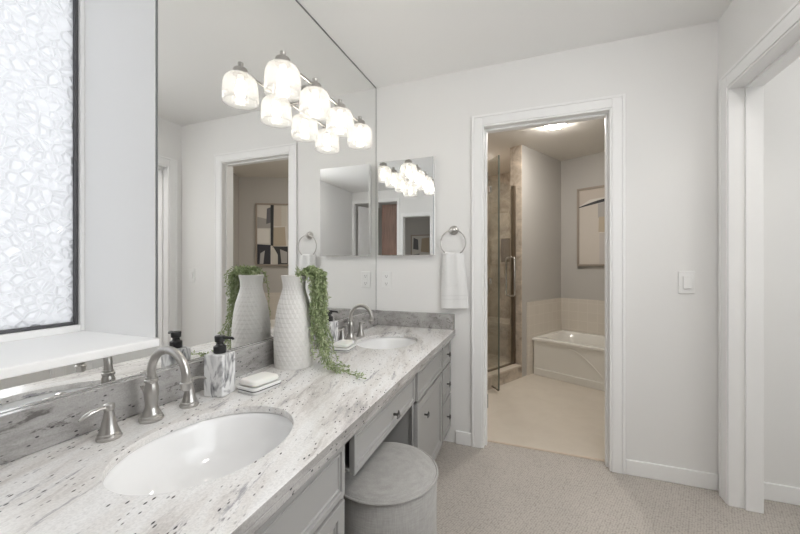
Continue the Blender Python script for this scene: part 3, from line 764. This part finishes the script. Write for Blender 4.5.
# ================================================================== BATH ROOM
def tub():
    px0, py0 = bp(0, 0); t = thing('bathtub', 'cream built-in bathtub in the tiled alcove beyond the doorway', 'bathtub', (px0, py0, 0), -R28)
    L0, L1, B0, B1, H = .006, LF-.004, -.695, -.014, .395; N = 96
    cx, cy = (L0+L1)/2, (B0+B1)/2; hx, hy = (L1-L0)/2, (B1-B0)/2
    def sq(a, e): c, s = math.cos(a), math.sin(a); return math.copysign(abs(c)**(2/e), c), math.copysign(abs(s)**(2/e), s)
    def ring(sx, sy, z, e):
        out = []
        for i in range(N):
            a = 2*PI*(i+.5)/N
            c, s = sq(a, e); out.append((cx+hx*sx*c, cy+hy*sy*s, z))
        return out
    bm = bmesh.new()
    rings(bm, [ring(1, 1, 0.0, 40), ring(1, 1, H-.03, 40), ring(1, 1, H-.006, 40), ring(.994, .988, H, 40), ring(.93, .84, H, 7), ring(.915, .81, H-.012, 6), ring(.88, .74, H-.10, 5), ring(.83, .66, H-.27, 4.5), ring(.76, .56, H-.315, 4), ring(.3, .2, H-.325, 3)], True, True)
    obj('tub_shell', bm, M['tub'], t, smooth=True)
    bm = boxes((L0+.02, L1-.02, B0-.012, B0, .001, .075)); obj('apron_plinth', bm, M['tub'], t, bevel=.004)
    for c_, s_ in ((0, 1), (L0+L1, -1)):
        pts = [(c_+s_*(.40+.33*q/20), B0-.002, .335-.245*(q/20)**1.6) for q in range(21)]
        obj('apron_moulding', tube(pts, .005, 8), M['tub'], t, smooth=True)
    obj('tub_lip', boxes((L0, L1, B0-.012, B0+.004, H-.032, H-.004)), M['tub'], t, bevel=.006)
tub()

def picture(name, label, loc, rotz, w_, h_, seed):
    rnd = random.Random(seed); t = thing(name, label, 'picture', loc, rotz)
    f = .022
    obj('picture_frame', boxes((-w_/2, w_/2, -.035, -.002, 0, f), (-w_/2, w_/2, -.035, -.002, h_-f, h_), (-w_/2, -w_/2+f, -.035, -.002, f, h_-f), (w_/2-f, w_/2, -.035, -.002, f, h_-f)), mat('champagne_frame', (.36, .31, .26), .4, .3), t, bevel=.002)
    obj('canvas', boxes((-w_/2+f, w_/2-f, -.018, -.004, f, h_-f)), mat('canvas_base', (.66, .63, .58), .8), t)
    def patch(pts, col, lift):
        bm = prism([(x, z) for x, z in pts], 0, .0012); xf(bm, Matrix(((1, 0, 0, 0), (0, 0, -1, -.0182-lift), (0, 1, 0, 0), (0, 0, 0, 1)))); return obj('painted_shape', bm, mat('paint', col, .8), t)
    return t, patch, w_, h_
px_, py_ = bp(.847, -.0)
t, patch, w_, h_ = picture('framed_art', 'large framed abstract print on the grey wall above the bathtub', (px_, py_, 1.164), -R28, 1.306, .895, 4)
def P_(col, lift, *pts): patch([(-w_/2+x, z) for x, z in pts], col, lift*.0013)
INK, CREAM, TAN, GREY = (.05, .05, .053), (.60, .57, .51), (.46, .39, .30), (.40, .38, .36)
P_((.58, .53, .47), 0, (.023, .023), (.24, .023), (.24, .70), (.12, .71), (.023, .66))
P_((.54, .48, .42), 0, (.023, .69), (.14, .755), (.30, .765), (.62, .72), (.62, .872), (.023, .872))
arc = [(.023+.55*q/16, .67+.085*math.sin(PI*(.05+.62*q/16))) for q in range(17)]
P_(INK, 2, *([(x, z) for x, z in arc] + [(x, z-.012-.022*math.sin(PI*q/16)) for q, (x, z) in reversed(list(enumerate(arc)))]))
P_(GREY, 1, (.225, .54), (.33, .54), (.33, .71), (.225, .70)); P_(TAN, 2, (.23, .38), (.36, .37), (.36, .545), (.235, .55))
P_((.52, .48, .45), 1, (.24, .023), (.50, .023), (.50, .36), (.24, .37)); P_(CREAM, 0, (.37, .37), (.60, .36), (.60, .70), (.37, .69))
P_(INK, 1, (.62, .023), (.80, .023), (.78, .30), (.70, .38), (.62, .34)); P_(GREY, 0, (.62, .38), (.86, .38), (.86, .872), (.62, .872))
P_(TAN, 2, (.885, .29), (1.08, .28), (1.09, .55), (.90, .56))
P_(INK, 1, (.86, .023), (1.07, .023), (1.07, .28), (.86, .28)); P_(CREAM, 2, (1.00, .023), (1.08, .023), (1.10, .20), (1.06, .27), (1.00, .16)); P_(GREY, 2, (.87, .04), (.95, .04), (.97, .24), (.87, .20))
P_(INK, 3, (1.062, .29), (1.10, .29), (1.10, .872), (1.055, .872)); P_(CREAM, 1, (.88, .57), (.95, .57), (.95, .872), (.88, .872)); P_((.56, .50, .43), 1, (.95, .57), (1.055, .57), (1.055, .872), (.95, .872))
P_((.05, .05, .06), 1, (1.10, .023), (1.283, .023), (1.283, .31), (1.10, .30)); P_((.74, .71, .66), 2, (1.12, .33), (1.283, .33), (1.283, .53), (1.12, .52)); P_((.15, .15, .16), 2, (1.10, .62), (1.16, .60), (1.15, .82), (1.10, .84)); P_(GREY, 1, (1.10, .54), (1.283, .54), (1.283, .70), (1.10, .66)); P_((.42, .41, .40), 2, (1.20, .03), (1.25, .03), (1.24, .18), (1.18, .22))
t = thing('ceiling_light', 'round lit dome lamp on the bath ceiling seen at the top of the doorway', 'ceiling light', (.15, 3.46, ZB))
obj('lamp_base', lathe([(0, -.012), (.092, -.012), (.096, -.008), (.096, -.0008), (0, -.0008)], 40), M['trim'], t, smooth=True)
obj('dome', lathe([(0, -.040), (.03, -.039), (.055, -.034), (.072, -.026), (.082, -.0125), (0, -.0125)], 40), M['dome'], t, smooth=True)

# shower front
t = thing('shower_curb', 'tan stone tiled curb at the foot of the shower glass', 'curb', (0, 0, 0))
obj('curb_base', bboxes((-.165, -.008, -1.59, -LP-.016, .0, .112)), M['stonetile'], t); obj('curb_cap', bboxes((-.172, -.0, -1.595, -LP-.016, .1125, .132)), mat('cream_stone_cap', (.58, .51, .43), .3), t, bevel=.004)
B_P = -LP-.016; B_H = -1.385
t = thing('shower_door', 'clear glass shower door with a bronze frame and long pull handle', 'shower door', (*bp(-.085, B_P), .133), -R28)
obj('glass_panel', boxes((-.005, .005, B_H-B_P+.012, -.034, .014, 1.88)), M['glass'], t)
obj('door_post', boxes((-.018, .018, -.032, -.001, .0, 1.88)), M['bronze'], t, bevel=.002)
obj('bottom_rail', boxes((-.012, .012, B_H-B_P+.012, -.034, .0, .013)), M['bronze'], t, bevel=.001)
hp = []
for s in (1, -1):
    a0 = .005*s
    z0, z1 = .72, 1.12
    hp = [(a0, -.075, z0), (a0+s*.03, -.075, z0), (a0+s*.045, -.075, z0+.015), (a0+s*.045, -.075, (z0+z1)/2), (a0+s*.045, -.075, z1-.015), (a0+s*.03, -.075, z1), (a0, -.075, z1)]
    obj('handle', tube(hp, .010, 12), M['chrome'], t, smooth=True)
t = thing('shower_side_panel', 'narrow swung out clear glass shower panel just inside the doorway', 'glass panel', (*bp(-.085, B_H), .02), 0)
d = Vector((-.328, 3.376)) - Vector(bp(-.085, B_H)); ang = math.atan2(d.y, d.x); t.rotation_euler = (0, 0, ang)
# the panel is hinged on the curb end by two clamps
obj('glass_panel', boxes((.022, d.length, -.005, .005, .01, 2.16)), M['glass'], t)
obj('edge_seal', boxes((d.length+.0005, d.length+.006, -.006, .006, .01, 2.16)), mat('grey_green_glass_edge', (.10, .12, .10), .3), t)
obj('bottom_seal', boxes((.022, d.length, -.006, .006, .0, .0095)), M['bronze'], t)
for z0 in (.97, 1.85): obj('clamp', boxes((.0, .06, -.011, .011, z0, z0+.06)), M['chrome'], t, bevel=.003)
t = thing('ceiling_light', 'small added unseen lamp on the shower ceiling that brightens the shower', 'ceiling light', (*bp(-.55, -.85), ZB))  # unseen lamp added to brighten the shower tile
obj('lamp_base', lathe([(0, -.010), (.072, -.010), (.075, -.006), (.075, -.0008), (0, -.0008)], 40), M['trim'], t, smooth=True)
obj('dome', lathe([(0, -.022), (.03, -.021), (.05, -.018), (.062, -.0105), (0, -.0105)], 40), M['dome'], t, smooth=True)
t = thing('shower_bench', 'tan stone shower bench seen through the shower glass', 'bench', (0, 0, 0))
obj('bench_base', bboxes((-.998, -.114, -.40, -.022, .03, .41)), M['stonetile'], t); obj('bench_top', bboxes((-.998, -.114, -.43, -.022, .411, .45)), mat('pale_stone_slab', (.60, .52, .43), .3), t, bevel=.005)
t = thing('shower_niche_shelf', 'dark recessed shampoo shelf on the shower wall', 'shelf', (*bp(-.72, -.022), 1.22), -R28)
obj('niche_frame', boxes((-.10, .10, -.012, 0, 0, .02), (-.10, .10, -.012, 0, .30, .32), (-.10, -.085, -.012, 0, .02, .30), (.085, .10, -.012, 0, .02, .30)), M['bronze'], t, bevel=.002)
obj('niche_back', boxes((-.085, .085, -.004, -.001, .02, .30)), mat('dark_niche_tile', (.20, .16, .12), .5), t)

# ================================================================== BEHIND THE CAMERA (seen in the mirrors), then added unseen lamps
t = thing('closet_door', 'brown wooden closet door reflected in the medicine cabinet', 'door', (OB0+.012, YR-.14, 0))
obj('door_leaf', boxes((0, .33, -.035, 0, .005, 2.23)), M['wood'], t, bevel=.003)
obj('door_panel', boxes((.07, .26, .0, .006, .25, 1.0), (.07, .26, 0, .006, 1.12, 2.08)), M['wood'], t, bevel=.003)
t = thing('door_ajar', 'white panelled door standing ajar, reflected in the medicine cabinet', 'door', (OB1-.03, YR-.105, 0), math.radians(-115))
obj('door_leaf', boxes((0, .40, -.035, 0, .008, 2.22)), M['trim'], t, bevel=.003); obj('door_panel', boxes((.08, .32, .0, .005, .25, 1.0), (.08, .32, 0, .005, 1.12, 2.08)), M['trim'], t, bevel=.002)
t, patch, w_, h_ = picture('framed_art', 'framed beige and black print on the bedroom wall reflected in the medicine cabinet', (.14, -2.65, 1.16), PI, .44, .66, 8)
patch([(-.19, .03), (-.02, .03), (-.03, .26), (-.19, .24)], (.05, .05, .05), 0); patch([(.0, .30), (.19, .28), (.19, .60), (.02, .58)], (.46, .38, .28), 0)
patch([(-.17, .36), (-.05, .34), (-.06, .56), (-.16, .60)], (.14, .14, .14), 0)
t = thing('ceiling_light', 'added unseen dome lamp that brightens the space beyond the right opening', 'ceiling light', (1.55, 1.3, ZC))  # unseen lamp added to brighten the hall
obj('lamp_base', lathe([(0, -.018), (.135, -.018), (.14, -.012), (.14, -.0008), (0, -.0008)], 40), M['trim'], t, smooth=True)
obj('dome', lathe([(0, -.075), (.04, -.072), (.08, -.06), (.11, -.042), (.125, -.0185), (0, -.0185)], 40), M['filldome'], t, smooth=True)

t = thing('ceiling_light', 'added unseen dome lamp on the ceiling above the carpet that brightens the room', 'ceiling light', (.62, .75, ZC))  # unseen lamp added as top light over worktop and carpet
obj('lamp_base', lathe([(0, -.018), (.155, -.018), (.16, -.012), (.16, -.0008), (0, -.0008)], 40), M['trim'], t, smooth=True)
obj('dome', lathe([(0, -.085), (.05, -.081), (.09, -.07), (.125, -.048), (.145, -.0185), (0, -.0185)], 40), M['roomfill'], t, smooth=True)

t = thing('ceiling_light', 'added unseen dome lamp that brightens the bedroom behind the camera', 'ceiling light', (-1.2, -1.9, ZC))  # unseen lamp added to lift the reflected bedroom
obj('lamp_base', lathe([(0, -.018), (.135, -.018), (.14, -.012), (.14, -.0008), (0, -.0008)], 40), M['trim'], t, smooth=True)
obj('dome', lathe([(0, -.075), (.04, -.072), (.08, -.06), (.11, -.042), (.125, -.0185), (0, -.0185)], 40), M['filldome'], t, smooth=True)
